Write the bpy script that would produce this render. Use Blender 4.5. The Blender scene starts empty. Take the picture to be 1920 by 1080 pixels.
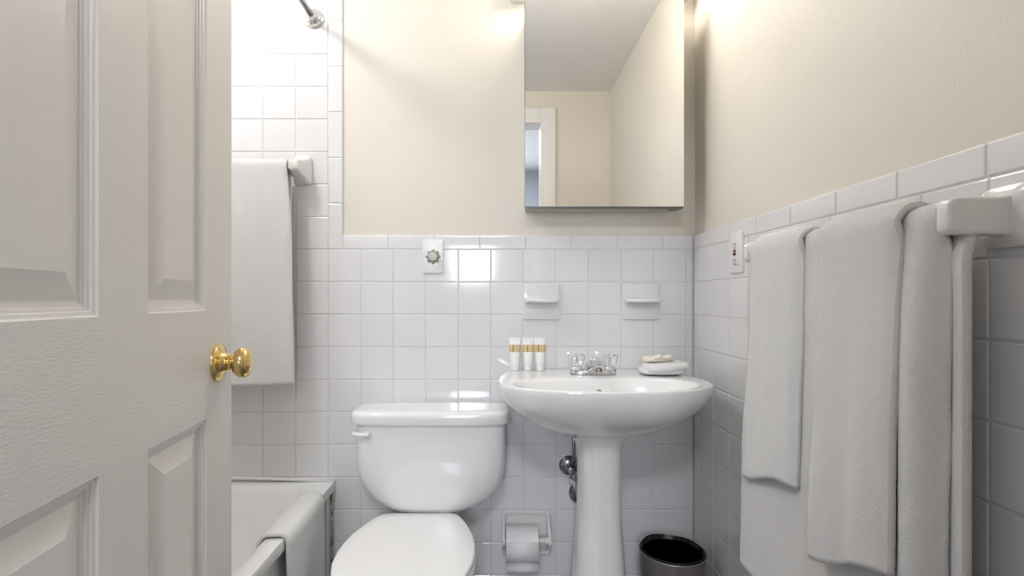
import bpy, bmesh, math, random
from mathutils import Vector, noise
random.seed(7)
SC = bpy.context.scene
COL = SC.collection

# ------------------------------------------------------------------ camera
H = 1.05                    # lens height
F = 960.0                   # focal length in pixels of a 1920 wide frame
cam = bpy.data.cameras.new('camera'); camo = bpy.data.objects.new('camera', cam); COL.objects.link(camo)
camo.location = (0, 0, H); camo.rotation_euler = (math.pi/2, 0, 0)
cam.sensor_width = 36; cam.lens = 36*F/1920
cam.shift_x = 30/1920; cam.shift_y = 18/1920
cam.clip_start = 0.02
SC.camera = camo
# ------------------------------------------------------------------ world, view, lights
w = bpy.data.worlds.new('world'); SC.world = w; w.use_nodes = True
w.node_tree.nodes['Background'].inputs[0].default_value = (.80, .88, 1, 1)
w.node_tree.nodes['Background'].inputs[1].default_value = 0.3
SC.view_settings.view_transform = 'Standard'
try: SC.view_settings.look = 'None'
except Exception: pass
SC.view_settings.gamma = 1
SC.view_settings.use_curve_mapping = False
SC.view_settings.exposure = 1.02
TUB_LAMP = 70.0      # emission strength of the ceiling globe over the tub
VANITY = 21.0         # emission strength of the bulbs above the mirror
WINDOW_W = 10.0      # daylight through the window of the room behind the camera
HALL_FILL = 14.0     # added fill light under that room's ceiling, not a real lamp

def area(name, loc, rot, sx, sy, power, color):
    l = bpy.data.lights.new(name, 'AREA'); l.shape = 'RECTANGLE'; l.size = sx; l.size_y = sy
    l.energy = power; l.color = color
    o = bpy.data.objects.new(name, l); o.location = loc; o.rotation_euler = rot; COL.objects.link(o)
    return o
area('window_daylight', (-.27, -2.17, 1.50), (math.pi/2, 0, 0), .42, .56, WINDOW_W, (.86, .92, 1))
area('hall_fill_light', (-.15, -.85, 2.33), (0, 0, 0), .45, .45, HALL_FILL, (.92, .95, 1))

# ------------------------------------------------------------------ geometry constants
BW, RW, LW, DW = 1.730, 0.667, -1.30, 0.22     # tile faces of back/right/left wall, inner face of the door wall
CEIL = 2.27
def P(px, py, y):       # photograph pixel at depth y -> point of the place
    return Vector(((px-930)/F*y, y, H+(558-py)/F*y))
def sm(a, b, x):
    t = max(0., min(1., (x-a)/(b-a))); return t*t*(3-2*t)

# ------------------------------------------------------------------ materials
def mat(name, col, rough=.5, metal=0., coat=0., bump=None, var=0., spec=.5, emit=None, trans=0., sheen=0., ior=1.5):
    m = bpy.data.materials.new(name); m.use_nodes = True
    nt = m.node_tree; b = nt.nodes['Principled BSDF']
    b.inputs['Base Color'].default_value = (*col, 1)
    b.inputs['Roughness'].default_value = rough
    b.inputs['Metallic'].default_value = metal
    b.inputs['Specular IOR Level'].default_value = spec
    b.inputs['Coat Weight'].default_value = coat
    b.inputs['Coat Roughness'].default_value = .04
    b.inputs['Transmission Weight'].default_value = trans
    b.inputs['IOR'].default_value = ior
    b.inputs['Sheen Weight'].default_value = sheen; b.inputs['Sheen Roughness'].default_value = .6
    if emit:
        b.inputs['Emission Color'].default_value = (*emit[0], 1); b.inputs['Emission Strength'].default_value = emit[1]
    tc = nt.nodes.new('ShaderNodeTexCoord')
    if bump:
        scale, dist, stretch = bump
        mp = nt.nodes.new('ShaderNodeMapping'); mp.inputs['Scale'].default_value = stretch
        nt.links.new(tc.outputs['Object'], mp.inputs[0])
        n = nt.nodes.new('ShaderNodeTexNoise'); n.inputs['Scale'].default_value = scale; n.inputs['Detail'].default_value = 4
        nt.links.new(mp.outputs[0], n.inputs['Vector'])
        bp = nt.nodes.new('ShaderNodeBump'); bp.inputs['Strength'].default_value = 1; bp.inputs['Distance'].default_value = dist
        nt.links.new(n.outputs['Fac'], bp.inputs['Height']); nt.links.new(bp.outputs[0], b.inputs['Normal'])
    if var:
        oi = nt.nodes.new('ShaderNodeObjectInfo'); mx = nt.nodes.new('ShaderNodeMix'); mx.data_type = 'RGBA'
        mx.inputs[6].default_value = (*[c*(1-var) for c in col], 1); mx.inputs[7].default_value = (*[min(1, c*(1+var)) for c in col], 1)
        nt.links.new(oi.outputs['Random'], mx.inputs[0]); nt.links.new(mx.outputs[2], b.inputs['Base Color'])
    return m
def speck(m, c2, scale, lo, hi, stretch=(1,1,1)):
    """mottle a material's own colour towards c2 with noise"""
    nt = m.node_tree; b = nt.nodes['Principled BSDF']
    tc = nt.nodes.new('ShaderNodeTexCoord'); mp = nt.nodes.new('ShaderNodeMapping'); mp.inputs['Scale'].default_value = stretch
    nt.links.new(tc.outputs['Object'], mp.inputs[0])
    n = nt.nodes.new('ShaderNodeTexNoise'); n.inputs['Scale'].default_value = scale; n.inputs['Detail'].default_value = 5
    nt.links.new(mp.outputs[0], n.inputs['Vector'])
    r = nt.nodes.new('ShaderNodeMapRange'); r.inputs[1].default_value = lo; r.inputs[2].default_value = hi
    nt.links.new(n.outputs['Fac'], r.inputs[0])
    mx = nt.nodes.new('ShaderNodeMix'); mx.data_type = 'RGBA'
    mx.inputs[6].default_value = b.inputs['Base Color'].default_value; mx.inputs[7].default_value = (*c2, 1)
    nt.links.new(r.outputs[0], mx.inputs[0]); nt.links.new(mx.outputs[2], b.inputs['Base Color'])
    return m

PAINT = mat('cream_paint', (.765, .715, .630), .55, bump=(260, .0006, (1,1,1)))
CEILM = mat('ceiling_paint', (.92, .91, .90), .7)
TILE = mat('white_glazed_tile', (.795, .79, .795), .10, var=.018, coat=.3, bump=(7, .0006, (1,1,1)))
GROUT = speck(mat('pale_grout', (.74, .73, .72), .8), (.64, .62, .60), 14, .45, .8)
FLOORM = mat('floor_tile', (.16, .14, .13), .35)
DOORV = mat('door_paint_upright_grain', (.815, .78, .74), .34, bump=(60, .0009, (9, 9, .35)))
DOORH = mat('door_paint_level_grain', (.815, .78, .74), .34, bump=(80, .0005, (9, .35, 5)))
DOORP = mat('door_paint_panel', (.815, .78, .74), .34, bump=(60, .0003, (9, 9, .4)))
TRIMM = mat('white_trim_paint', (.86, .85, .82), .35)
BRASS = mat('polished_brass', (.78, .58, .25), .14, metal=1)
PORC = mat('white_porcelain', (.86, .86, .86), .08, coat=.5)
SEATM = mat('seat_plastic', (.84, .835, .82), .22)
CERAM = mat('ceramic_fitting', (.83, .815, .795), .12, coat=.4)
TUBM = mat('tub_enamel', (.87, .87, .86), .14, coat=.3)
TERRY = mat('white_terry', (.93, .925, .91), .95, bump=(520, .0026, (1,1,1.5)), sheen=1.)
TERRY2 = mat('cream_terry', (.925, .91, .885), .95, bump=(480, .0030, (1,1,1.5)), sheen=1.)
FLAT = mat('woven_cotton', (.86, .84, .81), .9, bump=(900, .0010, (1,1,1)), sheen=.2)
CHROME = mat('chrome', (.78, .78, .79), .10, metal=1)
DCHROME = mat('tarnished_chrome', (.34, .34, .36), .22, metal=1)
NICKEL = mat('satin_nickel', (.56, .54, .51), .22, metal=1)
DIALM = mat('worn_dial_metal', (.42, .41, .36), .45, metal=.6)
MIRROR = mat('mirror_silver', (.93, .935, .93), .0, metal=1)
STEELW = mat('cabinet_white_metal', (.74, .72, .67), .35)
DARKED = mat('dark_mirror_edge', (.16, .18, .17), .3, metal=.5)
ACRY = mat('clear_acrylic', (.97, .98, .98), .03, trans=1., ior=1.45)
PLAST = mat('white_switch_plastic', (.84, .84, .84), .3)
SLOT = mat('outlet_slot_black', (.03, .02, .02), .5)
REDB = mat('reset_button_red', (.35, .05, .04), .4)
PAPER = mat('tissue_paper', (.84, .84, .84), .95, bump=(200, .0008, (1,1,1)))
TUBEM = mat('tube_white_plastic', (.86, .86, .84), .35)
GOLD = mat('gold_band', (.62, .47, .24), .5)
INK = mat('brown_print', (.22, .15, .06), .6)
WRAP = mat('cream_soap_wrap', (.84, .78, .66), .6, bump=(60, .002, (1,1,1)))
BAG = mat('black_bin_bag', (.03, .03, .031), .22, bump=(30, .012, (1,1,.4)))
BINM = mat('brushed_bin_metal', (.32, .29, .28), .4, metal=.7)
CAULK = speck(mat('stained_caulk', (.62, .57, .48), .6), (.16, .13, .05), 38, .45, .62)
HALLP = mat('hall_grey_paint', (.60, .63, .69), .7)
GLOBE = mat('lit_lamp_glass', (.9, .9, .88), .4, emit=((.98, .985, 1), TUB_LAMP))
BULB = mat('lit_bulb_glass', (.9, .9, .88), .4, emit=((1, .93, .82), VANITY))
GLASSW = mat('window_glass_lit', (.8, .85, .9), .3, emit=((.86, .92, 1), 1.5))
BLACKR = mat('black_rubber', (.03, .03, .03), .6)

# ------------------------------------------------------------------ object helpers
def empty(name, loc):
    o = bpy.data.objects.new(name, None); o.location = loc; o.empty_display_size = .05; COL.objects.link(o); return o
def tag(o, label=None, cat=None, group=None, kind=None):
    if label: o['label'] = label
    if cat: o['category'] = cat
    if group: o['group'] = group
    if kind: o['kind'] = kind
    return o
def wloc(p):
    v = Vector((0,0,0))
    while p is not None: v += p.location; p = p.parent
    return v
def obj(name, verts, faces, m, parent=None, smooth=True, origin=None, angle=None):
    verts = [Vector(v) for v in verts]
    if origin is None:
        lo = [min(v[i] for v in verts) for i in range(3)]; hi = [max(v[i] for v in verts) for i in range(3)]
        origin = Vector(((lo[0]+hi[0])/2, (lo[1]+hi[1])/2, lo[2]))
    origin = Vector(origin)
    me = bpy.data.meshes.new(name)
    me.from_pydata([v-origin for v in verts], [], faces); me.materials.append(m)
    bm = bmesh.new(); bm.from_mesh(me); bmesh.ops.remove_doubles(bm, verts=bm.verts, dist=1e-6)
    bmesh.ops.recalc_face_normals(bm, faces=bm.faces); bm.to_mesh(me); bm.free()
    for p in me.polygons: p.use_smooth = smooth
    if smooth and angle: me.set_sharp_from_angle(angle=math.radians(angle))
    o = bpy.data.objects.new(name, me); COL.objects.link(o)
    if parent is not None: o.parent = parent; origin = origin - wloc(parent)
    o.location = origin
    return o
def box_vf(x0, x1, y0, y1, z0, z1):
    v = [(x, y, z) for z in (z0, z1) for y in (y0, y1) for x in (x0, x1)]
    return v, [(0,1,3,2), (4,6,7,5), (0,4,5,1), (2,3,7,6), (0,2,6,4), (1,5,7,3)]
def box(name, x0, x1, y0, y1, z0, z1, m, parent=None, bevel=0, seg=3):
    v, f = box_vf(x0, x1, y0, y1, z0, z1)
    o = obj(name, v, f, m, parent, smooth=False)
    if bevel:
        bm = bmesh.new(); bm.from_mesh(o.data)
        bmesh.ops.bevel(bm, geom=bm.edges[:], offset=bevel, segments=seg, affect='EDGES', profile=.5)
        bm.to_mesh(o.data); bm.free()
        for p in o.data.polygons: p.use_smooth = True
        o.data.set_sharp_from_angle(angle=math.radians(40))
    return o
def join_vf(parts):
    V, Fc = [], []
    for v, f in parts:
        b = len(V); V += list(v); Fc += [tuple(i+b for i in q) for q in f]
    return V, Fc
def loft_vf(rings, cap0=True, cap1=True):
    n = len(rings[0]); V = [p for r in rings for p in r]; Fc = []
    for i in range(len(rings)-1):
        for j in range(n):
            k = (j+1) % n; Fc.append((i*n+j, i*n+k, (i+1)*n+k, (i+1)*n+j))
    if cap0: Fc.append(tuple(range(n)))
    if cap1: Fc.append(tuple((len(rings)-1)*n+j for j in range(n)))
    return V, Fc
def frame(d):
    d = Vector(d).normalized(); up = Vector((0,0,1)) if abs(d.z) < .9 else Vector((1,0,0))
    a = d.cross(up).normalized(); return d, a, d.cross(a)
def lathe_vf(prof, origin, axis, n=32, sx=1, sy=1):
    """prof: list of (distance along axis, radius)"""
    d, a, b = frame(axis); o = Vector(origin); rings = []
    for h, r in prof:
        r = max(r, 1e-5)
        rings.append([o+d*h+a*(r*sx*math.cos(2*math.pi*j/n))+b*(r*sy*math.sin(2*math.pi*j/n)) for j in range(n)])
    return loft_vf(rings)
def lathe(name, prof, origin, axis, m, parent=None, n=32, angle=35, sx=1, sy=1):
    v, f = lathe_vf(prof, origin, axis, n, sx, sy); return obj(name, v, f, m, parent, angle=angle)
def tube_vf(pts, rad, n=16):
    pts = [Vector(p) for p in pts]; rings = []
    for i, p in enumerate(pts):
        t = (pts[min(i+1, len(pts)-1)]-pts[max(i-1, 0)]); d, a, b = frame(t)
        r = rad[i] if isinstance(rad, (list, tuple)) else rad
        rings.append([p+a*(r*math.cos(2*math.pi*j/n))+b*(r*math.sin(2*math.pi*j/n)) for j in range(n)])
    return loft_vf(rings)
def superring(cx, cy, z, hx, hy, e=4, n=48):
    out = []
    for j in range(n):
        t = 2*math.pi*j/n; c, s = math.cos(t), math.sin(t)
        out.append(Vector((cx+hx*math.copysign(abs(c)**(2/e), c), cy+hy*math.copysign(abs(s)**(2/e), s), z)))
    return out
def subsurf(o, lv=2):
    m = o.modifiers.new('smooth', 'SUBSURF'); m.levels = lv; m.render_levels = lv; return o

# ================================================================== THE ROOM
wb = tag(box('wall_back', LW-.12, RW+.12, BW+.008, BW+.15, 0, CEIL, PAINT), 'cream painted back wall tiled white below', kind='structure')
wr = tag(box('wall_right', RW+.008, RW+.13, DW-.12, BW+.008, 0, CEIL, PAINT), 'cream painted right wall with white tile wainscot', kind='structure')
wl = tag(box('wall_left', LW-.12, LW-.008, DW-.12, BW+.008, 0, CEIL, PAINT), 'white tiled wall behind the bathtub', kind='structure')
OX0, OX1, OZ = -.435, .275, 2.09      # door opening
v, f = join_vf([box_vf(LW-.008, OX0, DW-.12, DW, 0, CEIL), box_vf(OX1, RW+.008, DW-.12, DW, 0, CEIL), box_vf(OX0, OX1, DW-.12, DW, OZ, CEIL)])
tag(obj('wall_front', v, f, PAINT, smooth=False), 'cream wall around the doorway', kind='structure')
tag(box('ceiling', LW-.12, RW+.13, DW-.12, BW+.15, CEIL, CEIL+.1, CEILM), 'white bathroom ceiling', kind='structure')
tag(box('floor', LW-.12, RW+.13, DW-.12, BW+.15, -.1, 0, FLOORM), 'grey bathroom floor', kind='structure')
# door casing (seen in the mirror)
t1 = tag(empty('trim_1', (.0, DW, 0)), 'white painted door casing', kind='structure')
for (a, b_, c, d_) in ((OX0-.075, OX0+.012, 0, OZ+.075), (OX1-.012, OX1+.075, 0, OZ+.075), (OX0+.012, OX1-.012, OZ-.012, OZ+.075)):
    box('casing', a, b_, DW, DW+.018, c, d_, TRIMM, t1, bevel=.004)
    box('jamb', max(a, OX0-.0) if a < 0 and b_ < 0 else a if a < 0 else OX1-.012, min(b_, OX0+.012) if b_ < 0 else (OX1 if a > 0 else b_), DW-.12, DW, c, min(d_, OZ) if d_ > OZ else d_, TRIMM, t1)

# the room behind the camera
HX0, HX1, HY = -1.7, 1.5, -2.2
WX0, WX1, WZ0, WZ1 = -.49, -.05, 1.21, 1.79
v, f = join_vf([box_vf(HX0, WX0, HY-.1, HY, 0, 2.4), box_vf(WX1, HX1, HY-.1, HY, 0, 2.4), box_vf(WX0, WX1, HY-.1, HY, 0, WZ0), box_vf(WX0, WX1, HY-.1, HY, WZ1, 2.4)])
tag(obj('wall_hall_far', v, f, HALLP, smooth=False), 'blue grey wall of the room outside', kind='structure')
tag(box('wall_hall_left', HX0-.1, HX0, HY-.1, DW-.12, 0, 2.4, HALLP), 'left wall of the room outside', kind='structure')
tag(box('wall_hall_right', HX1, HX1+.1, HY-.1, DW-.12, 0, 2.4, HALLP), 'right wall of the room outside', kind='structure')
v, f = join_vf([box_vf(HX0, LW-.12, DW-.12, DW, 0, 2.4), box_vf(RW+.13, HX1, DW-.12, DW, 0, 2.4), box_vf(LW-.12, RW+.13, DW-.12, DW-.02, CEIL+.1, 2.4)])
tag(obj('wall_hall_near', v, f, HALLP, smooth=False), 'wall of the room outside beside the doorway', kind='structure')
tag(box('ceiling_hall', HX0-.1, HX1+.1, HY-.1, DW, 2.4, 2.5, CEILM), 'ceiling of the room outside', kind='structure')
tag(box('floor_hall', HX0-.1, HX1+.1, HY-.1, DW-.12, -.1, 0, FLOORM), 'floor of the room outside', kind='structure')
wn = tag(empty('window_1', (-.27, HY, WZ0)), 'small window of the room outside', kind='structure')
box('pane', WX0, WX1, HY-.06, HY-.05, WZ0, WZ1, GLASSW, wn)
v, f = join_vf([box_vf(WX0-.04, WX0, HY, HY+.015, WZ0-.04, WZ1+.04), box_vf(WX1, WX1+.04, HY, HY+.015, WZ0-.04, WZ1+.04),
                box_vf(WX0, WX1, HY, HY+.015, WZ1, WZ1+.04), box_vf(WX0, WX1, HY, HY+.015, WZ0-.04, WZ0)])
obj('window_frame', v, f, TRIMM, wn, smooth=False)

# ------------------------------------------------------------------ wall tiles
PT, TG = .110, .0022         # pitch and joint
TD = .008                    # tile thickness over the paint plane
_cache = {}
def tile_mesh(w_, h_, top=0., left=0., right=0.):
    """tile in a local frame: u right, v up, n out of the wall; cushioned edges"""
    key = (round(w_, 4), round(h_, 4), top, left, right)
    if key in _cache: return _cache[key]
    rings = []
    for ins, dep in ((0, 0), (0, TD-.0022), (.0008, TD-.0007), (.0024, TD)):
        k = dep/TD
        def e(r):     # a bullnose edge is rounded wider
            return ins if not r else (0 if dep == 0 else ins*2.6+.0008)
        l, r_, tp = e(left), e(right), e(top)
        rings.append([Vector((l, ins, dep)), Vector((w_-r_, ins, dep)), Vector((w_-r_, h_-tp, dep)), Vector((l, h_-tp, dep))])
    v, f = loft_vf(rings, cap0=False)
    me = bpy.data.meshes.new('tile'); me.from_pydata(v, [], f); me.materials.append(TILE)
    bm = bmesh.new(); bm.from_mesh(me); bmesh.ops.recalc_face_normals(bm, faces=bm.faces)
    bm.to_mesh(me); bm.free()
    for p in me.polygons: p.use_smooth = True
    me.polygons[-1].use_smooth = False; me.set_sharp_from_angle(angle=math.radians(15))
    _cache[key] = me; return me
def put_tile(parent, o, rot, w_, h_, name='tile', jitter=.0016, **kw):
    if w_ < .006 or h_ < .006: return
    t = bpy.data.objects.new(name, tile_mesh(w_-TG, h_-TG, **kw)); COL.objects.link(t)
    t.parent = parent; t.location = Vector(o)-wloc(parent)
    t.rotation_euler = (rot[0]+random.uniform(-jitter, jitter), rot[1], rot[2]+random.uniform(-jitter, jitter))
    return t
ROT_B = (math.pi/2, 0, 0)                    # u->+X, v->+Z, n->-Y
ROT_R = (math.pi/2, 0, -math.pi/2)           # u->-Y, v->+Z, n->-X
X0 = -.0162; Z0 = H+.164; BZ = .0495
SHX = X0-5*PT                                # last full column line left of the painted field
def taken(x, z):
    for (a, b_, c, d_) in ((.094, .204, Z0-2*PT, Z0-PT), (.424, .534, Z0-2*PT, Z0-PT)):
        if a-.005 < x+.055 < b_+.005 and c-.005 < z+.055 < d_+.005: return True
    return False
# grout beds
v, f = join_vf([box_vf(LW, RW, BW+.0018, BW+.0079, 0, Z0+BZ-.004), box_vf(LW, SHX+BZ-.004, BW+.0018, BW+.0079, Z0+BZ-.004, CEIL)])
obj('grout', v, f, GROUT, wb, smooth=False)
box('grout', RW+.0018, RW+.0079, DW, BW, 0, Z0+BZ-.004, GROUT, wr)
box('grout', LW-.0079, LW-.0018, DW, BW, 0, CEIL, GROUT, wl)
# back wall field
cols = []
k = -12
while X0+k*PT < RW:
    a, b_ = max(X0+k*PT, LW), min(X0+(k+1)*PT, RW-.001)
    if b_-a > .006: cols.append((a, b_))
    k += 1
for r in range(11):
    z = Z0-(r+1)*PT
    for a, b_ in cols:
        if z < .30 and b_ < -.60: continue            # behind the bathtub
        if taken(a, z): continue
        put_tile(wb, (a, BW+.008, z), ROT_B, b_-a, PT)
for r in range(10):                                   # shower alcove, up to the ceiling
    z = Z0+r*PT; h_ = min(PT, CEIL-z)
    for a, b_ in cols:
        if b_ <= SHX+.001: put_tile(wb, (a, BW+.008, z), ROT_B, b_-a, h_)
z = Z0
while z < CEIL-.02:                                   # upright bullnose strip
    h_ = min(.1545, CEIL-z) if z > Z0 else BZ+.106
    put_tile(wb, (SHX, BW+.008, z), ROT_B, BZ, h_, right=1.); z += h_
x = SHX+BZ
while x < RW-.01:                                     # level bullnose strip
    w_ = min(.1545, RW-x); put_tile(wb, (x, BW+.008, Z0), ROT_B, w_, BZ, top=1.); x += w_
# right wall field: u runs towards the camera
JY = .692
ys = [JY+i*PT for i in range(-5, 10)]
edges = [DW]+[y for y in ys if DW+.01 < y < BW-.005]+[BW-.001]
for r in range(11):
    for a, b_ in zip(edges, edges[1:]):
        put_tile(wr, (RW+.008, b_, Z0-(r+1)*PT), ROT_R, b_-a, PT)
e2 = [DW]+[y for y in [JY+.004+i*.1545 for i in range(-3, 7)] if DW+.01 < y < BW-.01]+[BW-.001]
for a, b_ in zip(e2, e2[1:]): put_tile(wr, (RW+.008, b_, Z0), ROT_R, b_-a, BZ, top=1.)
# tub side wall: never in the picture, one joined field
parts = []
for r in range(21):
    for c in range(14):
        y0, z0 = DW+c*PT, .0+r*PT
        if y0+PT > BW+.02 or z0 < .4: continue
        parts.append(box_vf(LW-.008, LW, y0, min(y0+PT, BW)-TG, z0, min(z0+PT, CEIL)-TG))
v, f = join_vf(parts); tag(obj('tile_field', v, f, TILE, wl, smooth=False), kind='stuff')

# ------------------------------------------------------------------ door
dE = Vector(((434-930)/F*.97, .97, 0)); dd = Vector((-.1165, .9932, 0)).normalized(); dn = Vector((dd.y, -dd.x, 0))
DWID, DTH = .72, .035
def D(t, z, dep=0.):        # t from the lock edge towards the hinge, dep into the leaf
    return dE-dd*t-dn*dep+Vector((0, 0, z))
door = tag(empty('door_1', D(DWID, 0.01, DTH/2)), 'white six-panel door standing open on the left', kind='structure')
def dbox(name, t0, t1, z0, z1, m):
    v = [D(t, z, dp) for z in (z0, z1) for dp in (0, DTH) for t in (t0, t1)]
    return obj(name, v, box_vf(0,1,0,1,0,1)[1], m, door, smooth=False, origin=D(t0, z0, DTH))
T = [0, .105, .284, .3845, .60, DWID]
Zr = [.01, .24, H-.205, H-.022, 1.63, 1.74, 1.93, 2.04]
dbox('stile', T[0], T[1], Zr[0], Zr[7], DOORV); dbox('stile', T[4], T[5], Zr[0], Zr[7], DOORV)
for i in (0, 2, 4, 6): dbox('rail', T[1], T[4], Zr[i], Zr[i+1], DOORH)
for i in (1, 3, 5): dbox('mullion', T[2], T[3], Zr[i], Zr[i+1], DOORV)
prof = [(0, 0), (.002, .0028), (.006, .0036), (.007, .0058), (.0105, .0066), (.0115, .0092), (.0155, .0100), (.0165, .0115), (.019, .0118), (.047, .0035), (.049, .0028)]
for i in (1, 3, 5):
    for (a, b_) in ((T[1], T[2]), (T[3], T[4])):
        VV, FF = [], []
        for side in (0, 1):
            rings = []
            for ins, dep in prof:
                dp = dep if side == 0 else DTH-dep
                rings.append([D(a+ins, Zr[i]+ins, dp), D(b_-ins, Zr[i]+ins, dp), D(b_-ins, Zr[i+1]-ins, dp), D(a+ins, Zr[i+1]-ins, dp)])
            v, f = loft_vf(rings, cap0=False); base = len(VV); VV += v; FF += [tuple(q+base for q in ff) for ff in f]
        obj('panel', VV, FF, DOORP, door, smooth=False, origin=D(a, Zr[i], DTH/2))
kz = H-.116; kt = .060
kn = lathe('door_knob', [(.020, .013), (.025, .0125), (.028, .015), (.031, .0225), (.038, .0268), (.045, .0272), (.051, .0245), (.055, .0185), (.0575, .011), (.058, 0)], D(kt, kz), dn, BRASS, door, n=40, angle=60)
tag(kn, 'round polished brass knob')
lathe('rose', [(0, .0335), (.003, .0335), (.0055, .031), (.008, .024), (.012, .0185), (.016, .016), (.0175, .0175), (.0185, .0165), (.0195, .013), (.022, .0125)], D(kt, kz), dn, BRASS, kn, n=40, angle=60)
lathe('door_knob', [(0, .033), (.008, .024), (.014, .016), (.030, .013), (.036, .022), (.05, .027), (.06, .022), (.064, 0)], D(kt, kz, DTH), -dn, BRASS, door, n=32, angle=60)
dl = [D(-.0006, z, dp) for z in (kz-.028, kz+.028) for dp in (.006, .029)] + [D(.002, z, dp) for z in (kz-.028, kz+.028) for dp in (.006, .029)]
obj('latch_plate', dl, [(0,1,3,2), (4,6,7,5), (0,4,5,1), (2,3,7,6), (0,2,6,4), (1,5,7,3)], BRASS, door, smooth=False)
for z in (.25, 1.05, 1.8): lathe('hinge', [(0, .006), (.09, .006)], D(DWID+.004, z, -.004), (0,0,1), BRASS, door, n=12)

# ================================================================== BATHTUB
TX, TZ = -.544, H-.620
tub = tag(empty('bathtub', ((LW+TX)/2, .97, 0)), 'white enamel alcove bathtub behind the open door', 'bathtub')
def rrect(x0, x1, y0, y1, z, r, n=8):
    pts = []
    for cx, cy, a0 in ((x1-r, y1-r, 0), (x0+r, y1-r, 90), (x0+r, y0+r, 180), (x1-r, y0+r, 270)):
        for i in range(n+1):
            a = math.radians(a0+90*i/n); pts.append(Vector((cx+r*math.cos(a), cy+r*math.sin(a), z)))
    return pts
x0, x1, y0, y1 = LW+.001, TX, DW+.02, BW-.001
ix0, ix1, iy0, iy1 = LW+.06, TX-.057, DW+.10, BW-.055
rings = [rrect(x0, x1-.034, y0, y1, TZ-.10, .004), rrect(x0, x1-.034, y0, y1, TZ-.036, .004), rrect(x0, x1-.001, y0, y1, TZ-.031, .004), rrect(x0, x1, y0, y1, TZ-.006, .005),
         rrect(x0, x1-.002, y0+.002, y1, TZ-.001, .006), rrect(x0+.004, x1-.006, y0+.006, y1-.002, TZ, .008),
         rrect(ix0-.01, ix1+.008, iy0-.01, iy1+.010, TZ-.001, .10), rrect(ix0, ix1, iy0, iy1, TZ-.010, .085),
         rrect(ix0+.008, ix1-.006, iy0+.012, iy1-.012, TZ-.05, .10), rrect(ix0+.04, ix1-.03, iy0+.07, iy1-.20, TZ-.28, .12),
         rrect(ix0+.08, ix1-.07, iy0+.12, iy1-.27, TZ-.335, .12), rrect(ix0+.16, ix1-.15, iy0+.25, iy1-.38, TZ-.345, .08)]
v, f = loft_vf(rings, cap0=False); obj('basin', v, f, TUBM, tub, angle=50)
# apron: outer skirt with a recessed field
ax = TX-.012
v, f = join_vf([box_vf(ax-.02, ax, y0, y1, 0, .06), box_vf(ax-.02, ax-.006, y0, y1, .06, TZ-.036), box_vf(ax-.02, ax, y0, y0+.05, .06, TZ-.036), box_vf(ax-.02, ax, y1-.05, y1, .06, TZ-.036)])
obj('apron', v, f, TUBM, tub, smooth=False)
# caulk beads, one of them stained
obj('caulk', *tube_vf([(LW, BW-.002, TZ+.004), (-1.0, BW-.002, TZ+.012), (-.8, BW-.002, TZ+.010), (TX, BW-.003, TZ+.001)], .006, 8), TUBM, tub)
st = obj('caulk_stain', *tube_vf([(TX-.002, BW-.004, TZ-.002), (TX-.004, BW-.004, TZ-.05), (TX-.010, BW-.004, TZ-.10), (TX-.010, BW-.004, TZ-.25), (TX-.010, BW-.004, .01)], [.004, .006, .0055, .006, .004], 8), CAULK, tub)
tag(st, 'brown stained caulk at the tub corner')
lathe('drain_cover', [(0, .03), (.003, .028), (.004, 0)], ((ix0+ix1)/2, iy1-.42, TZ-.346), (0,0,1), CHROME, tub)

# ================================================================== CLOTH
def noise_(x, y, s, a): return a*noise.noise(Vector((x*s, y*s, 3.7)))
def cloth(name, path, along, mapf, m, disp=None, hem=None, shift=None, bshift=None, bdisp=None, nu=60, nv=110, thick=.006, parent=None, curl=.009, cw=.010, wr_=.0022, curl0=0., topcurl=0.):
    """path: polyline of (out, z, side) where side -1 back layer, 0 over the bar, 1 front layer; along=(a0,a1).
    disp(u, d)-> outward push of the front layer; hem(u)-> extra length factor; shift(u, d)-> slide along the bar"""
    L = [0.]
    for p, q in zip(path, path[1:]): L.append(L[-1]+math.hypot(q[0]-p[0], q[1]-p[1]))
    def at(s):
        for i in range(len(path)-1):
            if s <= L[i+1]+1e-9:
                t = (s-L[i])/max(1e-9, L[i+1]-L[i]); return [path[i][j]+(path[i+1][j]-path[i][j])*t for j in range(3)]
        return list(path[-1])
    ztop = max(p[1] for p in path); V = []
    for i in range(nv+1):
        o_, z_, side = at(L[-1]*i/nv)
        d = ztop-z_
        for j in range(nu+1):
            u = j/nu; a = along[0]+(along[1]-along[0])*u
            edge = min(u, 1-u)*abs(along[1]-along[0])
            c = curl*math.exp(-(edge/cw)**2)*sm(.015, .07, d)
            oo, zz, aa = o_, z_, a
            if side > .3:
                oo += (disp(u, d) if disp else 0)-c-curl0*math.exp(-(u*abs(along[1]-along[0])/.013)**2)*sm(.0, .06, d)+noise_(a, z_*.3, 26, wr_*1.5)+noise_(a+5, z_, 45, wr_*.4)
                if hem: zz = ztop-d*hem(u)
                if shift: aa += shift(u, d)
            elif side < -.3:
                if bshift: aa += bshift(u, d)
                oo += c*.3+noise_(a+9, z_, 12, wr_*.4)+(bdisp(u, d) if bdisp else 0)
            else: zz -= topcurl*math.exp(-(edge/cw)**2); oo += (disp(u, 0) if disp else 0)*.5+noise_(a, z_, 14, wr_*.4)
            V.append(mapf(aa, oo, zz))
    n = nu+1
    Fc = [(i*n+j, i*n+j+1, (i+1)*n+j+1, (i+1)*n+j) for i in range(nv) for j in range(nu)]
    o = obj(name, V, Fc, m, parent)
    s = o.modifiers.new('thick', 'SOLIDIFY'); s.thickness = thick; s.offset = 0
    return o
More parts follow.
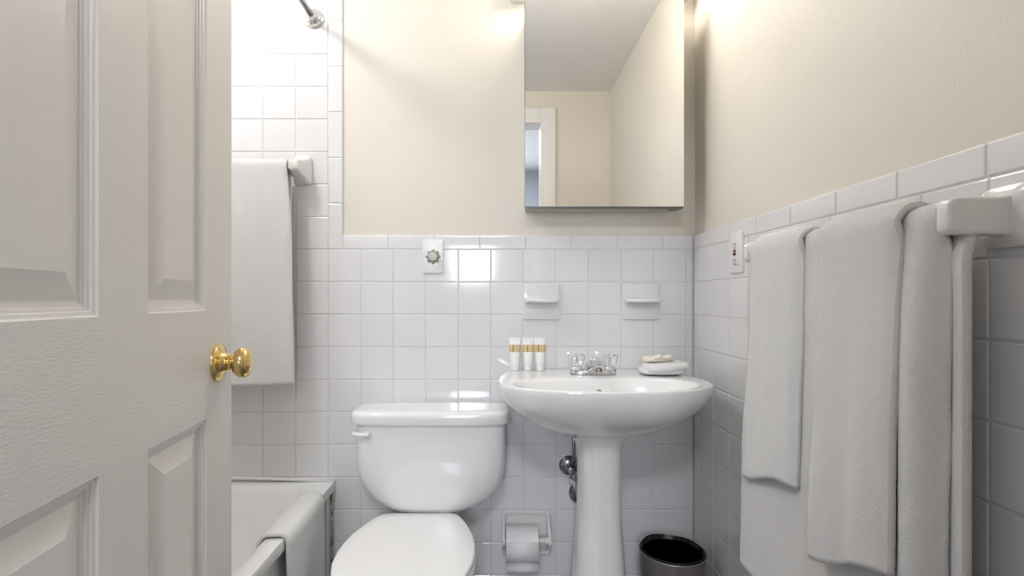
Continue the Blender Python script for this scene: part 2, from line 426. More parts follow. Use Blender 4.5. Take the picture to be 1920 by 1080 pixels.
def over(r, top, lb, lf, n=10):
    pts = [(-r, top-r-lb, -1), (-r, top-r, -1)]
    for i in range(1, n): a = math.pi*(1-i/n); pts.append((r*math.cos(a), top-r+r*math.sin(a), 0))
    return pts+[(r, top-r, 1), (r, top-r-lf, 1)]
def g(x, c, w_): return math.exp(-((x-c)/w_)**2)

# ---- towel over the tub rim
cx = TX-.027
tr = .036
path = [(-tr-.016, TZ-.075, -1), (-tr-.004, TZ-.012, -1), (-tr+.006, TZ+.003, 0), (-tr+.016, TZ+.009, 0), (tr-.016, TZ+.010, 0), (tr-.006, TZ+.005, 0), (tr, TZ-.010, 1), (tr+.004, TZ-.10, 1), (tr+.003, TZ-.30, 1)]
bm_t = cloth('bath_mat', path, (1.315, 1.585), lambda a, o_, z: Vector((cx+o_, a, z)), TERRY, disp=lambda u, d: .004*sm(0, .2, d)*math.sin(u*7)+.004*g(u, .3, .15)*sm(.05, .2, d), thick=.009, curl=.003, nu=40, nv=70, wr_=.0012)
tag(bm_t, 'folded white bath mat draped over the bathtub rim', 'bath mat')

# ---- towel bar and bath towel beside the shower
by, bz = 1.664, H+.428
tb = tag(empty('towel_bar', (-.90, BW, bz-.03)), 'white ceramic towel bar on the shower tiles holding one towel', 'towel bar')
def post(parent, base, tip, hw_b, hh_b, hw_t, hh_t, side, m=CERAM):
    """tapered ceramic post from wall point base to tip"""
    b_, t = Vector(base), Vector(tip); s = Vector(side); up = Vector((0,0,1)); rings = []
    for k, q in ((0, 1.22), (.08, 1.22), (.13, 1.10), (.30, 1.0), (.9, 1.0), (.97, .93), (1, .72)):
        kk = sm(.1, .9, k); hw = (hw_b+(hw_t-hw_b)*kk)*q; hh = (hh_b+(hh_t-hh_b)*kk)*q; c = b_+(t-b_)*k
        ring = []
        for j in range(32):
            a = 2*math.pi*(j+.5)/32; ca, sa = math.cos(a), math.sin(a)
            ring.append(c+s*(hw*math.copysign(abs(ca)**.35, ca))+up*(hh*math.copysign(abs(sa)**.35, sa)))
        rings.append(ring)
    return obj('post', *loft_vf(rings), m, parent, angle=50)
post(tb, (-.652, BW-.0005, bz), (-.652, by-.022, bz), .026, .040, .017, .017, (1,0,0))
post(tb, (-1.13, BW-.0005, bz), (-1.13, by-.022, bz), .026, .040, .017, .017, (1,0,0))
box('bar', -1.13, -.655, by-.009, by+.009, bz-.009, bz+.009, CERAM, tb, bevel=.003)
lt = cloth('bath_towel', over(.019, bz+.019, .56, .705), (-1.085, -.672), lambda a, o_, z: Vector((a, by-o_, z)), TERRY,
    disp=lambda u, d: sm(.02, .3, d)*(.010*g(u, .93, .08)+.008*math.sin(u*11+.6))+.012*sm(.2, .7, d), shift=lambda u, d: u*(.014*sm(0, .3, d)+.010*sm(.3, .7, d)), hem=lambda u: 1+.016*(1-u), thick=.008, curl=.008)
tag(lt, 'white bath towel hanging in the shower behind the door', 'towel')

# ---- curtain rod
rx, rz = -.616, H+.942
rod = tag(empty('curtain_rod', (rx, BW, rz-.03)), 'metal shower curtain rod ending on the tiled wall', 'curtain rod')
obj('rod', *tube_vf([(rx, BW-.004, rz), (rx, DW+.002, rz)], .0105, 20), NICKEL, rod)
lathe('flange', [(0, .034), (.004, .034), (.008, .031), (.010, .024), (.014, .0245), (.018, .022), (.021, .015), (.030, .014), (.032, .0105)], (rx, BW-.0003, rz), (0,-1,0), CHROME, rod)
lathe('flange', [(0, .034), (.004, .034), (.008, .031), (.014, .024), (.030, .014), (.032, .0105)], (rx, DW+.0003, rz), (0,1,0), CHROME, rod)

# ================================================================== TOILET
toi = tag(empty('toilet', (-.225, 1.42, 0)), 'white two-piece toilet with closed lid beside the pedestal sink', 'toilet')
tcx, tcy = -.2025, 1.632
tk = []
for dz, hx, hy, e in ((.378, .229, .083, 5), (.40, .2305, .084, 5), (.47, .232, .085, 4.6), (.53, .230, .084, 4.2), (.567, .224, .082, 3.8), (.595, .211, .079, 3.4), (.621, .190, .079, 3.2), (.641, .163, .077, 3.0), (.656, .13, .074, 2.8), (.662, .08, .060, 2.5)):
    tk.append(superring(tcx, tcy, H-dz, hx, hy, e, 64))
obj('tank', *loft_vf(tk), PORC, toi, angle=60)
ld = []
for dz, hx, hy in ((.384, .232, .082), (.3845, .2435, .0915), (.380, .2455, .0935), (.362, .246, .094), (.354, .2445, .0925), (.349, .240, .088), (.347, .230, .079), (.3462, .15, .05)):
    ld.append(superring(tcx, tcy-.0035, H-dz, hx, hy, 5.2, 64))
obj('tank_lid', *loft_vf(ld), PORC, toi, angle=60)
lv = P(690, 815, 1.545)
lever = lathe('flush_lever', [(-.004, .012), (.010, .011), (.013, .009), (.014, 0)], (lv.x-.003, 1.553, lv.z), (0,-1,0), CERAM, toi, n=20)
v, f = loft_vf([[Vector((lv.x+.006-.052*k, 1.534-.006*math.sin(k*3)+.008*math.cos(a)*s, lv.z+.0015+.004*k+.0065*math.sin(a)*s)) for a in [2*math.pi*j/12 for j in range(12)]] for k, s in ((0, .5), (.06, .9), (.3, .95), (.6, 1.0), (.9, 1.0), (.98, .6))])
obj('lever_arm', v, f, CERAM, lever)
# seat outline (half widths by depth)
SH = [(1.552, .095), (1.545, .112), (1.530, .124), (1.495, .140), (1.455, .1545), (1.41, .1675), (1.36, .1755), (1.31, .1775), (1.26, .1735), (1.21, .160), (1.165, .138), (1.13, .108), (1.108, .072), (1.098, .035)]
def egg(z, sc=1., dx=0., cx=-.231, cy=1.34):
    L_, R_ = [], []
    for y, h_ in SH:
        R_.append(Vector((cx+h_*sc+dx-.0, cy+(y-cy)*sc, z))); L_.append(Vector((cx-h_*sc+dx, cy+(y-cy)*sc, z)))
    return R_+[Vector((cx, cy+(1.094-cy)*sc, z))]+L_[::-1]
lz = H-.652
obj('seat_lid', *loft_vf([egg(lz-.012, .985), egg(lz-.012, 1.0), egg(lz-.005, 1.003), egg(lz-.001, .994), egg(lz+.001, .97), egg(lz+.003, .80), egg(lz+.004, .35)]), SEATM, toi, angle=60)
obj('seat', *loft_vf([egg(lz-.034, .985), egg(lz-.032, 1.008), egg(lz-.019, 1.010), egg(lz-.016, .99)]), SEATM, toi, angle=60)
for s in (-1, 1): box('hinge', -.231+s*.075-.018, -.231+s*.075+.018, 1.532, 1.566, lz-.032, lz-.006, SEATM, toi, bevel=.006)
def bowl_ring(z, sc, back, yb):
    r = egg(z, sc); out = []
    for p in r:
        y = p.y if p.y < 1.34 else 1.34+(p.y-1.34)*yb
        out.append(Vector((p.x if p.y < 1.42 else -.231+(p.x+.231)*back, y, p.z)))
    return out
obj('bowl', *loft_vf([bowl_ring(.0, .62, 1.1, 2.2), bowl_ring(.03, .60, 1.1, 2.2), bowl_ring(.12, .58, 1.0, 2.0), bowl_ring(.22, .72, 1.0, 1.9), bowl_ring(.30, .90, 1.0, 1.75), bowl_ring(.34, .985, 0.85, 1.7), bowl_ring(lz-.040, 1.0, 0.80, 1.72), bowl_ring(lz-.0355, .985, 0.80, 1.7)]), PORC, toi, angle=60)
box('tank_saddle', -.30, -.12, 1.60, 1.71, lz-.06, H-.655, PORC, toi, bevel=.006)

# ================================================================== PEDESTAL SINK
scx, stz = .305, H-.2365
sink = tag(empty('pedestal_sink', (scx, 1.5, 0)), 'white porcelain pedestal sink between toilet and right wall', 'sink')
# half widths of the rim by depth (front to back)
SO = [(1.281, .03), (1.284, .08), (1.292, .135), (1.306, .185), (1.328, .230), (1.355, .262), (1.39, .286), (1.43, .297), (1.47, .299), (1.53, .295), (1.60, .283), (1.66, .268), (1.705, .254), (1.722, .246), (1.727, .225)]
def sink_outline():
    R_ = [Vector((h_, y, 0)) for y, h_ in SO]; L_ = [Vector((-h_, y, 0)) for y, h_ in SO]
    return [Vector((0, 1.2805, 0))]+R_+[Vector((.1, 1.7275, 0)), Vector((0, 1.7275, 0)), Vector((-.1, 1.7275, 0))]+L_[::-1]
def resample(pts, n):
    pts = pts+[pts[0]]; L = [0]
    for p, q in zip(pts, pts[1:]): L.append(L[-1]+(q-p).length)
    out = []; i = 0
    for k in range(n):
        s = L[-1]*k/n
        while L[i+1] < s: i += 1
        out.append(pts[i].lerp(pts[i+1], (s-L[i])/(L[i+1]-L[i])))
    return out
OUT = resample(sink_outline(), 96)
PC = Vector((0, 1.545, 0)); BC = Vector((0, 1.415, 0))
def under(k, dz, cen=PC): return [Vector((scx+cen.x+(p.x-cen.x)*k, cen.y+(p.y-cen.y)*k, stz+dz)) for p in OUT]
INN = []
for p in OUT:
    a = math.atan2((p.y-BC.y)/.115, p.x/.25)
    INN.append(Vector((.252*math.copysign(abs(math.cos(a))**.9, math.cos(a)), BC.y+.112*math.copysign(abs(math.sin(a))**.9, math.sin(a)), 0)))
def inner(k, dz): return [Vector((scx+p.x*k, BC.y+(p.y-BC.y)*k, stz+dz)) for p in INN]
def mixr(t, dz):  return [Vector((scx+p.x+(q.x-p.x)*t, p.y+(q.y-p.y)*t, stz+dz)) for p, q in zip(OUT, INN)]
rings = [under(.22, -.178), under(.30, -.170), under(.40, -.160), under(.52, -.146), under(.64, -.129), (under(.76, -.107)), under(.86, -.083), under(.93, -.060), under(.975, -.038), under(.995, -.020), under(1, -.009), under(.9985, -.004), under(.994, -.001), under(.985, .0),
         mixr(.3, -.0005), mixr(.75, -.001), mixr(.93, -.002), inner(1., -.005), inner(.965, -.013), inner(.90, -.035), inner(.80, -.065), inner(.62, -.095), inner(.35, -.112), inner(.10, -.117)]
obj('basin', *loft_vf(rings), PORC, sink, angle=70)
pp = []
for dz, r, ry in ((.395, .088, .085), (.420, .074, .078), (.445, .0665, .072), (.49, .0635, .070), (.56, .063, .070), (.63, .0645, .072), (.70, .068, .075), (.77, .0725, .079), (.84, .0785, .084), (.92, .087, .090), (.98, .098, .100), (1.02, .112, .112), (1.05, .115, .115)):
    pp.append(superring(scx+.003, 1.535, H-dz, r, ry, 2.5, 48))
obj('pedestal', *loft_vf(pp), PORC, sink, angle=60)
lathe('drain', [(0, .022), (.002, .021), (.003, .014), (.001, .012), (.001, 0)], (scx, BC.y, stz-.1165), (0,0,1), CHROME, sink)
lathe('overflow_ring', [(0, .010), (.002, .010), (.002, .006)], (scx, BC.y+.098, stz-.045), (0,-1,.35), CHROME, sink, n=20)

# ---- faucet
fx, fy = .301, 1.592
fau = tag(empty('faucet', (fx, fy, stz)), 'chrome centerset faucet with two clear knobs on the sink', 'faucet')
def pill(hx, hy, z, n=40): return superring(fx, fy, stz+z, hx, hy, 3.2, n)
obj('base_plate', *loft_vf([pill(.071, .026, 0), pill(.071, .026, .006), pill(.069, .024, .010), pill(.060, .017, .012)]), CHROME, fau, angle=50)
sp = [(fx, fy+.008, stz+.008), (fx, fy+.004, stz+.022), (fx, fy-.012, stz+.036), (fx, fy-.045, stz+.040), (fx, fy-.080, stz+.034), (fx, fy-.096, stz+.026)]
spo = obj('spout', *tube_vf(sp, [.027, .022, .0185, .0165, .0155, .0145], 24), CHROME, fau, angle=60)
lathe('aerator', [(0, .0115), (.010, .0115), (.010, .009)], (fx, fy-.090, stz+.027), (0,-.25,-1), DCHROME, spo, n=20)
for s in (-1, 1):
    hb = lathe('handle', [(0, .023), (.004, .023), (.007, .019), (.011, .017), (.014, .010)], (fx+s*.051, fy, stz+.011), (0,0,1), CHROME, fau, n=28)
    prf = [(.014, .012), (.016, .0185), (.020, .021), (.042, .0255), (.047, .0245), (.049, .019), (.0495, 0)]
    vv, ff = [], []; rings = []
    for h_, r in prf:
        rings.append([Vector((fx+s*.051+r*(1+.07*math.cos(6*a))*math.cos(a), fy+r*(1+.07*math.cos(6*a))*math.sin(a), stz+.011+h_)) for a in [2*math.pi*j/48 for j in range(48)]])
    tag(obj('knob', *loft_vf(rings), ACRY, hb, angle=40), 'clear fluted acrylic knob')
    lathe('screw_stem', [(.012, .004), (.040, .004), (.041, .006), (.043, .006), (.043, 0)], (fx+s*.051, fy, stz+.011), (0,0,1), CHROME, hb, n=14)

# ---- water supply and drain under the basin
va = tag(empty('supply_valve', (.252, BW, H-.62)), 'dark chrome water supply valve left of the sink pedestal', 'valve')
vx, vz = .246, H-.566
lathe('escutcheon', [(0, .033), (.003, .033), (.008, .029), (.013, .018), (.015, .010)], (vx, BW-.0003, vz), (0,-1,0), DCHROME, va, n=36)
lathe('valve_body', [(.012, .009), (.045, .009), (.046, .013), (.068, .013), (.070, .006)], (vx, BW, vz), (0,-1,0), DCHROME, va, n=20)
obj('riser_pipe', *tube_vf([(vx+.008, BW-.052, vz+.005), (vx+.009, BW-.05, vz+.06), (vx+.009, BW-.048, stz-.118)], .0055, 12), DCHROME, va)
obj('stop_handle', *loft_vf([[Vector((vx+.012+.019*c*k, BW-.060-.012*s_, vz-.032-.011*s_*k+h_)) for c, s_ in [(math.cos(2*math.pi*j/20), math.sin(2*math.pi*j/20)) for j in range(20)]] for h_, k in ((-.008, .7), (-.005, 1), (.005, 1), (.008, .7))]), CHROME, va, angle=50)
obj('handle_stem', *tube_vf([(vx+.006, BW-.058, vz-.003), (vx+.010, BW-.060, vz-.030)], .005, 10), CHROME, va)
dr = tag(empty('drain_pipe', (.285, BW, H-.68)), 'chrome sink drain pipe entering the wall behind the pedestal', 'pipe')
lathe('escutcheon', [(0, .040), (.003, .040), (.010, .034), (.018, .024), (.02, .017)], (.286, BW-.0003, H-.658), (0,-1,0), DCHROME, dr, n=36)
obj('waste_pipe', *tube_vf([(.286, BW-.01, H-.658), (.287, BW-.06, H-.656), (.295, BW-.085, H-.63)], .016, 18), DCHROME, dr)

# ---- three toiletry tubes
TL = ['white toiletry tube with gold band, nearest the toilet', 'middle one of three white toiletry tubes with gold bands', 'white toiletry tube with gold band, nearest the faucet']
for i, px in enumerate((965.5, 990, 1012.5)):
    c = Vector(((px-930)/F*1.665, 1.665, stz))
    t = tag(empty('toiletry_tube', c), TL[i], 'tube', 'toiletry tubes on the sink')
    def trg(h_, hx, hy, e=2.2): return superring(c.x, c.y, stz+h_, hx, hy, e, 32)
    lathe('cap', [(0, .0125), (.001, .0135), (.020, .0145), (.021, .0135)], (c.x, c.y, stz), (0,0,1), TUBEM, t, n=28)
    sec = lambda h_: (.0150+.0040*sm(.02, .10, h_), .0140*(1-sm(.03, .100, h_))+.0012)
    hs = [.021, .03, .045, .06, .075, .09, .100, .107]
    bd = obj('body', *loft_vf([trg(h_, *sec(h_)) for h_ in hs]), TUBEM, t, angle=60)
    obj('gold_label', *loft_vf([trg(h_, sec(h_)[0]+.0003, sec(h_)[1]+.0003) for h_ in (.060, .066, .072, .078, .0835)], False, False), GOLD, bd)
    mk = [[(-.0075, .061, .0835), (-.0045, .061, .0835)], [(-.0035, .061, .082), (-.0005, .061, .082)], [(-.007, .061, .0835), (-.004, .061, .0835)]][i]
    q = [(mk[0][0], mk[0][1]), (mk[1][0], mk[1][1]), (mk[1][0], mk[1][2]), (mk[0][0], mk[0][2])]
    vv = []
    for dy in (.0006, .0012):
        for (x, h_) in q:
            hx, hy = sec(h_); yy = c.y-hy*(max(0, 1-abs(x/hx)**2.2))**(1/2.2)-dy; vv.append((c.x+x, yy, stz+h_))
    obj('printed_mark', vv, [(0,1,2,3), (4,5,6,7), (0,1,5,4), (1,2,6,5), (2,3,7,6), (3,0,4,7)], INK, bd, smooth=False)

# ---- folded face cloth and wrapped soap
def slab(name, c, hx, hy, hz, rz_, m, parent=None, n=.003, tilt=0, e=3.2, seed=0, ends=.25):
    """soft rounded slab resting on c"""
    rings = []; N = 40
    for i in range(25):
        t = -1+2*i/24; k = (1-abs(t)**6)**(1/3.)*(1-.12*abs(t)) if abs(t) < 1 else .02
        k = max(k, .02); ring = []
        for j in range(N):
            a = 2*math.pi*j/N; ca, sa = math.cos(a), math.sin(a)
            y = hy*k*math.copysign(abs(ca)**(2/e), ca); z = hz*(k**.6)*math.copysign(abs(sa)**(2/e), sa)
            p = Vector((hx*t, y, z))
            q = noise.noise(Vector((p.x*28+seed, p.y*28, p.z*40)))*n
            p += Vector((0, q, q if z > -hz*.5 else 0))
            x, y = p.x*math.cos(rz_)-p.y*math.sin(rz_), p.x*math.sin(rz_)+p.y*math.cos(rz_)
            ring.append(Vector((c[0]+x, c[1]+y, c[2]+hz+p.z+tilt*p.x)))
        rings.append(ring)
    return obj(name, *loft_vf(rings), m, parent)
wc = tag(empty('face_cloth', (.515, 1.575, stz)), 'folded white face cloth under the soap on the sink', 'face cloth')
slab('fold', (.508, 1.584, stz+.0003), .066, .052, .0115, .02, TERRY, wc, .002, 0, 2.6, 1)
slab('fold', (.518, 1.572, stz+.0105), .069, .050, .0150, .16, TERRY, wc, .003, .05, 2.4, 5)
so = tag(empty('wrapped_soap', (.505, 1.58, stz+.036)), 'small cream wrapped soap on the folded face cloth', 'soap')
slab('wrapper', (.500, 1.582, stz+.0385), .047, .032, .0095, .10, WRAP, so, .002, .02, 2.6, 9)
for s in (-1, 1):   # the gathered bow of the wrapper
    rings = []
    for i in range(9):
        t = i/8; w_ = .004+.010*math.sin(t*math.pi*.9); rings.append([Vector((.508+s*.030*t, 1.553-.004*math.sin(t*3)+w_*.45*math.cos(a), stz+.0535+.004*t*(1-t)*4+w_*.55*math.sin(a))) for a in [2*math.pi*j/14 for j in range(14)]])
    obj('bow_loop', *loft_vf(rings), WRAP, so)
obj('bow_knot', *lathe_vf([(-.005, 0), (-.0035, .0035), (0, .005), (.0035, .0035), (.005, 0)], (.508, 1.549, stz+.0540), (0,0,1), 14), WRAP, so)

# ================================================================== MIRROR CABINET AND VANITY LIGHT
MY = 1.622
mx0, mx1, mz0, mz1 = (984-930)/F*MY, (1283-930)/F*MY, H+(558-388)/F*MY, H+(558+1)/F*MY
mc = tag(empty('mirror_cabinet', ((mx0+mx1)/2, BW, mz0)), 'frameless mirrored medicine cabinet above the sink', 'cabinet')
box('body', mx0+.006, mx1-.016, MY+.022, BW+.0078, mz0+.006, mz1-.006, STEELW, mc, bevel=.002)
dr_ = box('door', mx0, mx1, MY+.004, MY+.020, mz0, mz1, DARKED, mc)
box('mirror', mx0+.001, mx1-.001, MY, MY+.0038, mz0+.0012, mz1-.001, MIRROR, dr_)
box('bottom_channel', mx0+.002, mx1-.002, MY+.006, MY+.03, mz0-.0035, mz0, DARKED, dr_)
hinge = box('door_pull', mx1-.032, mx1-.006, MY+.024, MY+.060, mz0-.004, mz0+.006, DARKED, mc, bevel=.002)
vl = tag(empty('vanity_light', (.345, BW, 2.05)), 'chrome vanity light bar above the mirror cabinet', 'light')
box('back_bar', .047, .645, BW-.042, BW+.0078, H+.998, H+1.105, CHROME, vl, bevel=.006)
for x in (.15, .29, .43):
    lathe('socket', [(0, .026), (.012, .026), (.016, .02)], (x, BW-.042, H+1.052), (0,-1,0), CHROME, vl, n=24)
    lathe('bulb', [(.012, .014), (.02, .020), (.035, .033), (.052, .039), (.068, .034), (.080, .02), (.085, 0)], (x, BW-.042, H+1.052), (0,-1,0), BULB, vl, n=28)

# ---- ceiling globe over the tub
LX, LY = -.89, 1.16
cl = tag(empty('ceiling_light', (LX, LY, CEIL-.17)), 'round glass ceiling light above the bathtub', 'light')
lathe('canopy', [(0, .045), (.010, .045), (.020, .038), (.03, .030)], (LX, LY, CEIL-.0003), (0,0,-1), CHROME, cl)
lathe('globe', [(.028, .030), (.045, .040), (.065, .047), (.088, .048), (.11, .043), (.125, .031), (.134, .016), (.137, 0)], (LX, LY, CEIL), (0,0,-1), GLOBE, cl, n=36)

# ================================================================== FITTINGS ON THE BACK WALL
def plate_vf(c, u, v_, n, hu, hv, d, r=.004):
    c, u, v_, n = Vector(c), Vector(u), Vector(v_), Vector(n); rings = []
    for k, dep in ((0, 0), (0, d-.003), (.0012, d-.001), (.0035, d)):
        rr = rrect(-hu+k, hu-k, -hv+k, hv-k, 0, r, 5); rings.append([c+u*p.x+v_*p.y+n*dep for p in rr])
    return loft_vf(rings)
EX, EZ, NB = (1,0,0), (0,0,1), (0,-1,0)
c = P(812.5, 481.5, BW)
ds = tag(empty('dial_switch', (c.x, BW, c.z-.057)), 'white switch plate with silver dial on the back wall', 'switch')
obj('plate', *plate_vf((c.x, BW, c.z), EX, EZ, NB, .035, .057, .006), PLAST, ds, angle=40)
rings = []
for h_, r in ((.006, .0225), (.009, .0225), (.011, .020), (.022, .017), (.025, .014), (.0255, 0.0001)):
    rings.append([Vector((c.x+r*(1+.13*math.cos(8*a))*math.cos(a), BW-h_, c.z+r*(1+.13*math.cos(8*a))*math.sin(a))) for a in [2*math.pi*j/64 for j in range(64)]])
dial = tag(obj('dial', *loft_vf(rings), DIALM, ds, angle=40), 'fluted silver timer dial')
for i in range(7):
    a = math.radians(90+i*360/7); box('tick', c.x+.029*math.cos(a)-.0012, c.x+.029*math.cos(a)+.0012, BW-.0066, BW-.0055, c.z+.029*math.sin(a)-.0012, c.z+.029*math.sin(a)+.0012, NICKEL, ds)
# ceramic ledges
def ledge(cx_, cz_, label):
    o = tag(empty('ceramic_ledge', (cx_, BW, cz_-.06)), label, 'wall ledge', 'ceramic ledges above the sink')
    obj('back_plate', *plate_vf((cx_, BW+.0078, cz_), EX, EZ, NB, .0625, .061, .0165, .008), TILE, o, angle=40)
    rings = []
    for k, w_, t in ((0, .055, .012), (.25, .0555, .0085), (.7, .055, .0075), (.92, .053, .0065), (1, .049, .004)):
        rings.append([Vector((cx_+p.x, BW-.008-.045*k, cz_+.004+p.y)) for p in rrect(-w_, w_, -t, t, 0, min(t*.95, .006), 4)])
    obj('shelf', *loft_vf(rings), TILE, o, angle=50)
ledge(.1525, H-.0135, 'white ceramic wall ledge above the toiletry tubes')
ledge(.488, H-.0135, 'white ceramic wall ledge above the folded face cloth')
# toilet paper holder and roll
hc = P(986, 998, BW); hx0, hx1, hzt, hzb = .020, .184, P(0, 955, BW).z, P(0, 955, BW).z-.150
tp = tag(empty('toilet_paper_holder', ((hx0+hx1)/2, BW, hzb)), 'white ceramic toilet paper holder between toilet and sink', 'paper holder')
rr0 = lambda x0, x1, z0, z1, y, r: [Vector((p.x, y, p.y)) for p in rrect(x0, x1, z0, z1, 0, r, 5)]
obj('back_plate', *loft_vf([rr0(hx0, hx1, hzb, hzt, BW+.0005, .012), rr0(hx0, hx1, hzb, hzt, BW-.007, .012), rr0(hx0+.004, hx1-.004, hzb+.004, hzt-.004, BW-.011, .010),
    rr0(hx0+.012, hx1-.012, hzb+.012, hzt-.012, BW-.010, .008), rr0(hx0+.016, hx1-.016, hzb+.016, hzt-.016, BW-.002, .008)]), CERAM, tp, angle=40)
rzc, ryc = H-.788, 1.660
for xa in (hx0+.005, hx1-.010):
    rings = []
    for y, zt, zb in ((BW-.004, hzt-.006, hzb+.010), (BW-.03, hzt-.016, rzc-.032), (BW-.055, hzt-.034, rzc-.024), (BW-.076, rzc+.019, rzc-.018), (BW-.082, rzc+.010, rzc-.010)):
        rings.append([Vector((p.x, y, p.y)) for p in rrect(xa-.005, xa+.005, zb, zt, 0, .0045, 4)])
    obj('arm', *loft_vf(rings), CERAM, tp, angle=50)
obj('roller', *lathe_vf([(0, .007), (.004, .010), (.012, .010), (.014, .008), (.128, .008), (.130, .011), (.139, .011), (.144, .007)], (hx0+.010, ryc, rzc), (1,0,0), 20), CERAM, tp, angle=40)
roll = tag(empty('toilet_paper_roll', (.083, ryc, rzc-.058)), 'white toilet paper roll on the ceramic holder', 'paper roll')
rp = []
for x, r in ((.032, .021), (.032, .0545), (.033, .0555), (.134, .0555), (.135, .0545), (.135, .021)):
    rp.append([Vector((x, ryc+r*math.cos(a), rzc-.010+r*math.sin(a))) for a in [2*math.pi*j/48 for j in range(48)]])
v, f = loft_vf(rp+[rp[0]], False, False); obj('paper', v, f, PAPER, roll, angle=40)
sheet = []
for i in range(14):
    a = math.radians(60+i*8.5) ; R_ = .0562
    if i < 11: y_, z_ = ryc-R_*math.sin(a), rzc-.010+R_*math.cos(a)
    else: z_ = z_-.011
    sheet.append((y_, z_))
vv = [(x, y_, z_) for (y_, z_) in sheet for x in (.0325, .1345)]
ff = [(2*i, 2*i+1, 2*i+3, 2*i+2) for i in range(len(sheet)-1)]
lo_ = obj('loose_sheet', vv, ff, PAPER, roll); s_ = lo_.modifiers.new('thick', 'SOLIDIFY'); s_.thickness = .0008

# ---- waste bin
bx_, by_, bzt = .539, 1.565, H-.772
bn = tag(empty('waste_bin', (bx_, by_, 0)), 'small round metal waste bin under the sink', 'bin')
lathe('body', [(0, .074), (.004, .078), (bzt-.012, .0945), (bzt-.003, .0965), (bzt, .0955), (bzt-.002, .093), (.02, .075), (.018, 0)], (bx_, by_, 0), (0,0,1), BINM, bn, n=48, angle=50)
lathe('rim', [(bzt-.006, .0955), (bzt-.004, .0985), (bzt+.001, .0985), (bzt+.002, .096), (bzt-.001, .0945), (bzt-.006, .0945)], (bx_, by_, 0), (0,0,1), BINM, bn, n=48, angle=80)
rings = []; N = 96
for h_, r, am in ((.0005, .0915, .0006), (.002, .0900, .0008), (-.004, .0885, .0010), (-.02, .0850, .0014), (-.05, .077, .004), (-.09, .066, .007), (-.13, .056, .009), (-.18, .046, .008), (-.205, .028, .003), (-.21, .004, .0005)):
    ring = []
    for j in range(N):
        a = 2*math.pi*j/N; q = am*(math.sin(7*a+1.3)+.6*math.sin(13*a+h_*40)+.4*math.sin(23*a)); zz = (.007*g(a, 2.2, .6)+.003*g(a, .6, .4) if h_ > -.01 else 0)
        ring.append(Vector((bx_+(r+(q if r < .09 else q*.4))*math.cos(a), by_+(r+(q if r < .09 else q*.4))*math.sin(a), bzt+.003+h_+zz)))
    rings.append(ring)
bl = obj('bin_bag', *loft_vf(rings, cap0=False), BAG, angle=80)
tag(bl, 'black plastic bag lining the waste bin', 'bag')

# ================================================================== RIGHT WALL
NR = (-1,0,0)
oy, oz = 1.412, H+.124
ot = tag(empty('wall_outlet', (RW, oy, oz-.057)), 'white power outlet plate on the right wall by the towels', 'outlet')
obj('plate', *plate_vf((RW, oy, oz), (0,1,0), EZ, NR, .035, .057, .006), PLAST, ot, angle=40)
obj('face', *plate_vf((RW-.0055, oy, oz), (0,1,0), EZ, NR, .0165, .0335, .0035, .002), PLAST, ot, angle=40)
for s in (-1, 1):
    for dy in (-.0065, .0065): box('slot', RW-.0094, RW-.0088, oy+dy-.0011, oy+dy+.0011, oz+s*.022-.004, oz+s*.022+.004, SLOT, ot)
    lathe('ground_hole', [(0, .0024), (.0005, .0024)], (RW-.0089, oy, oz+s*.022-.009), NR, SLOT, ot, n=12)
box('reset_button', RW-.0112, RW-.0085, oy-.007, oy+.007, oz+.0010, oz+.0075, REDB, ot, bevel=.0006)
box('test_button', RW-.0112, RW-.0085, oy-.007, oy+.007, oz-.0075, oz-.0010, SLOT, ot, bevel=.0006)

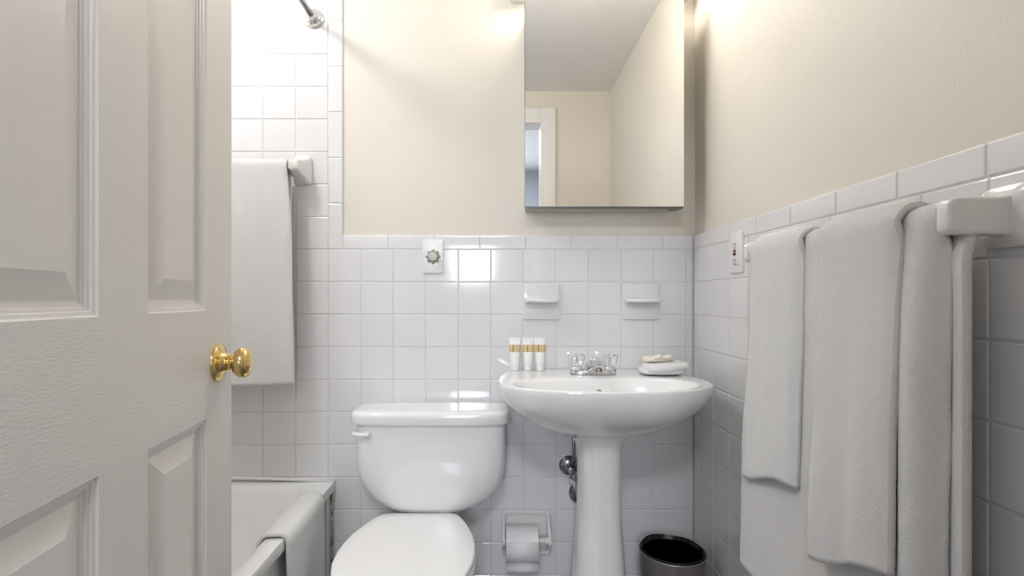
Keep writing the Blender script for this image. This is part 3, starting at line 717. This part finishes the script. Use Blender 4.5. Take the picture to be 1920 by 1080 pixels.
# towel bar
bX, bZ = .603, H+.105
YN, YF = .652, 1.200
rb = tag(empty('towel_bar', (RW, (YN+YF)/2, bZ-.04)), 'white ceramic towel bar on the right wall holding three towels', 'towel bar')
def bigpost(y0, y1):
    rings = []
    yc, hy = (y0+y1)/2, (y1-y0)/2
    for x, hh, ex in ((RW+.0, .040, .022), (RW-.006, .040, .022), (RW-.009, .036, .018), (RW-.012, .0262, .002), (RW-.020, .0245, 0), (.590, .0235, 0), (.583, .0215, -.001), (.579, .017, -.003), (.578, .010, -.006)):
        rings.append([Vector((x, yc+p.x, bZ+p.y)) for p in rrect(-hy-ex, hy+ex, -hh, hh, 0, min(hh, hy+ex)*.42, 6)])
    return obj('post', *loft_vf(rings), CERAM, rb, angle=50)
bigpost(YN, YN+.024); bigpost(YF-.024, YF)
box('bar', bX-.0065, bX+.0065, YN+.012, YF-.012, bZ-.0065, bZ+.0065, CERAM, rb, bevel=.002)
mp = lambda a, o_, z: Vector((bX-o_, a, z))
# the big bath towel lies directly on the bar
def dB(u, d):          # u=0 near the camera
    q = sm(.0, .25, d)
    return q*(.011*g(u, .05, .06)-.008*g(u, .135, .05)+.004*math.sin(u*16))+.020*sm(.15, .6, d)*g(u, .9, .3)+.004*g(u, .05, .06)
tB = cloth('bath_towel', over(.016, bZ+.018, .74, .72), (YN+.027, YF-.017), mp, TERRY2, disp=dB, shift=lambda u, d: (1-u)*(.004*sm(.1, .6, d))+.008*u*sm(.1, .5, d), bshift=lambda u, d: -.023*(1-u)*sm(.012, .045, d), bdisp=lambda u, d: .013*g(u, 0, .09)*sm(.03, .07, d), thick=.011, nu=150, nv=120, curl=.007, cw=.008, curl0=.018)
tag(tB, 'large cream white bath towel draped nearest the ceramic bar on the right', 'towel')
a0B, a1B = YN+.027, YF-.017
def onB(a, d): return dB(max(0, min(1, (a-a0B)/(a1B-a0B))), d)       # what lies on the bath towel follows it
def dC(u, d):
    return onB(.727+.180*u, d)+.003+sm(.0, .5, d)*(.012+.010*g(u, .22, .25)-.004*math.cos(u*12))+.008*g(u, .9, .18)*sm(.1, .5, d)
tC = cloth('hand_towel', over(.0300, bZ+.0335, .36, .505), (.727, .907), mp, TERRY2, disp=dC, hem=lambda u: 1.0+.10*sm(.05, .9, u), thick=.010, nu=90, nv=110, curl=.012, cw=.012, topcurl=.007)
tag(tC, 'cream white hand towel hanging in front, middle of the right bar', 'towel')
def dA(u, d): return onB(.966+.188*u, d)+.002+sm(.0, .45, d)*(.004+.004*math.sin(u*6))
tA = cloth('small_towel', over(.0290, bZ+.0325, .36, .46), (.966, 1.154), mp, TERRY, disp=dA, hem=lambda u: 1.02+.085*sm(.2, 1, u)-.02*g(u, 1, .1), thick=.008, nu=80, nv=100, curl=.010, cw=.012, topcurl=.007)
tag(tA, 'small white towel at the far end of the right bar, near the outlet', 'towel')
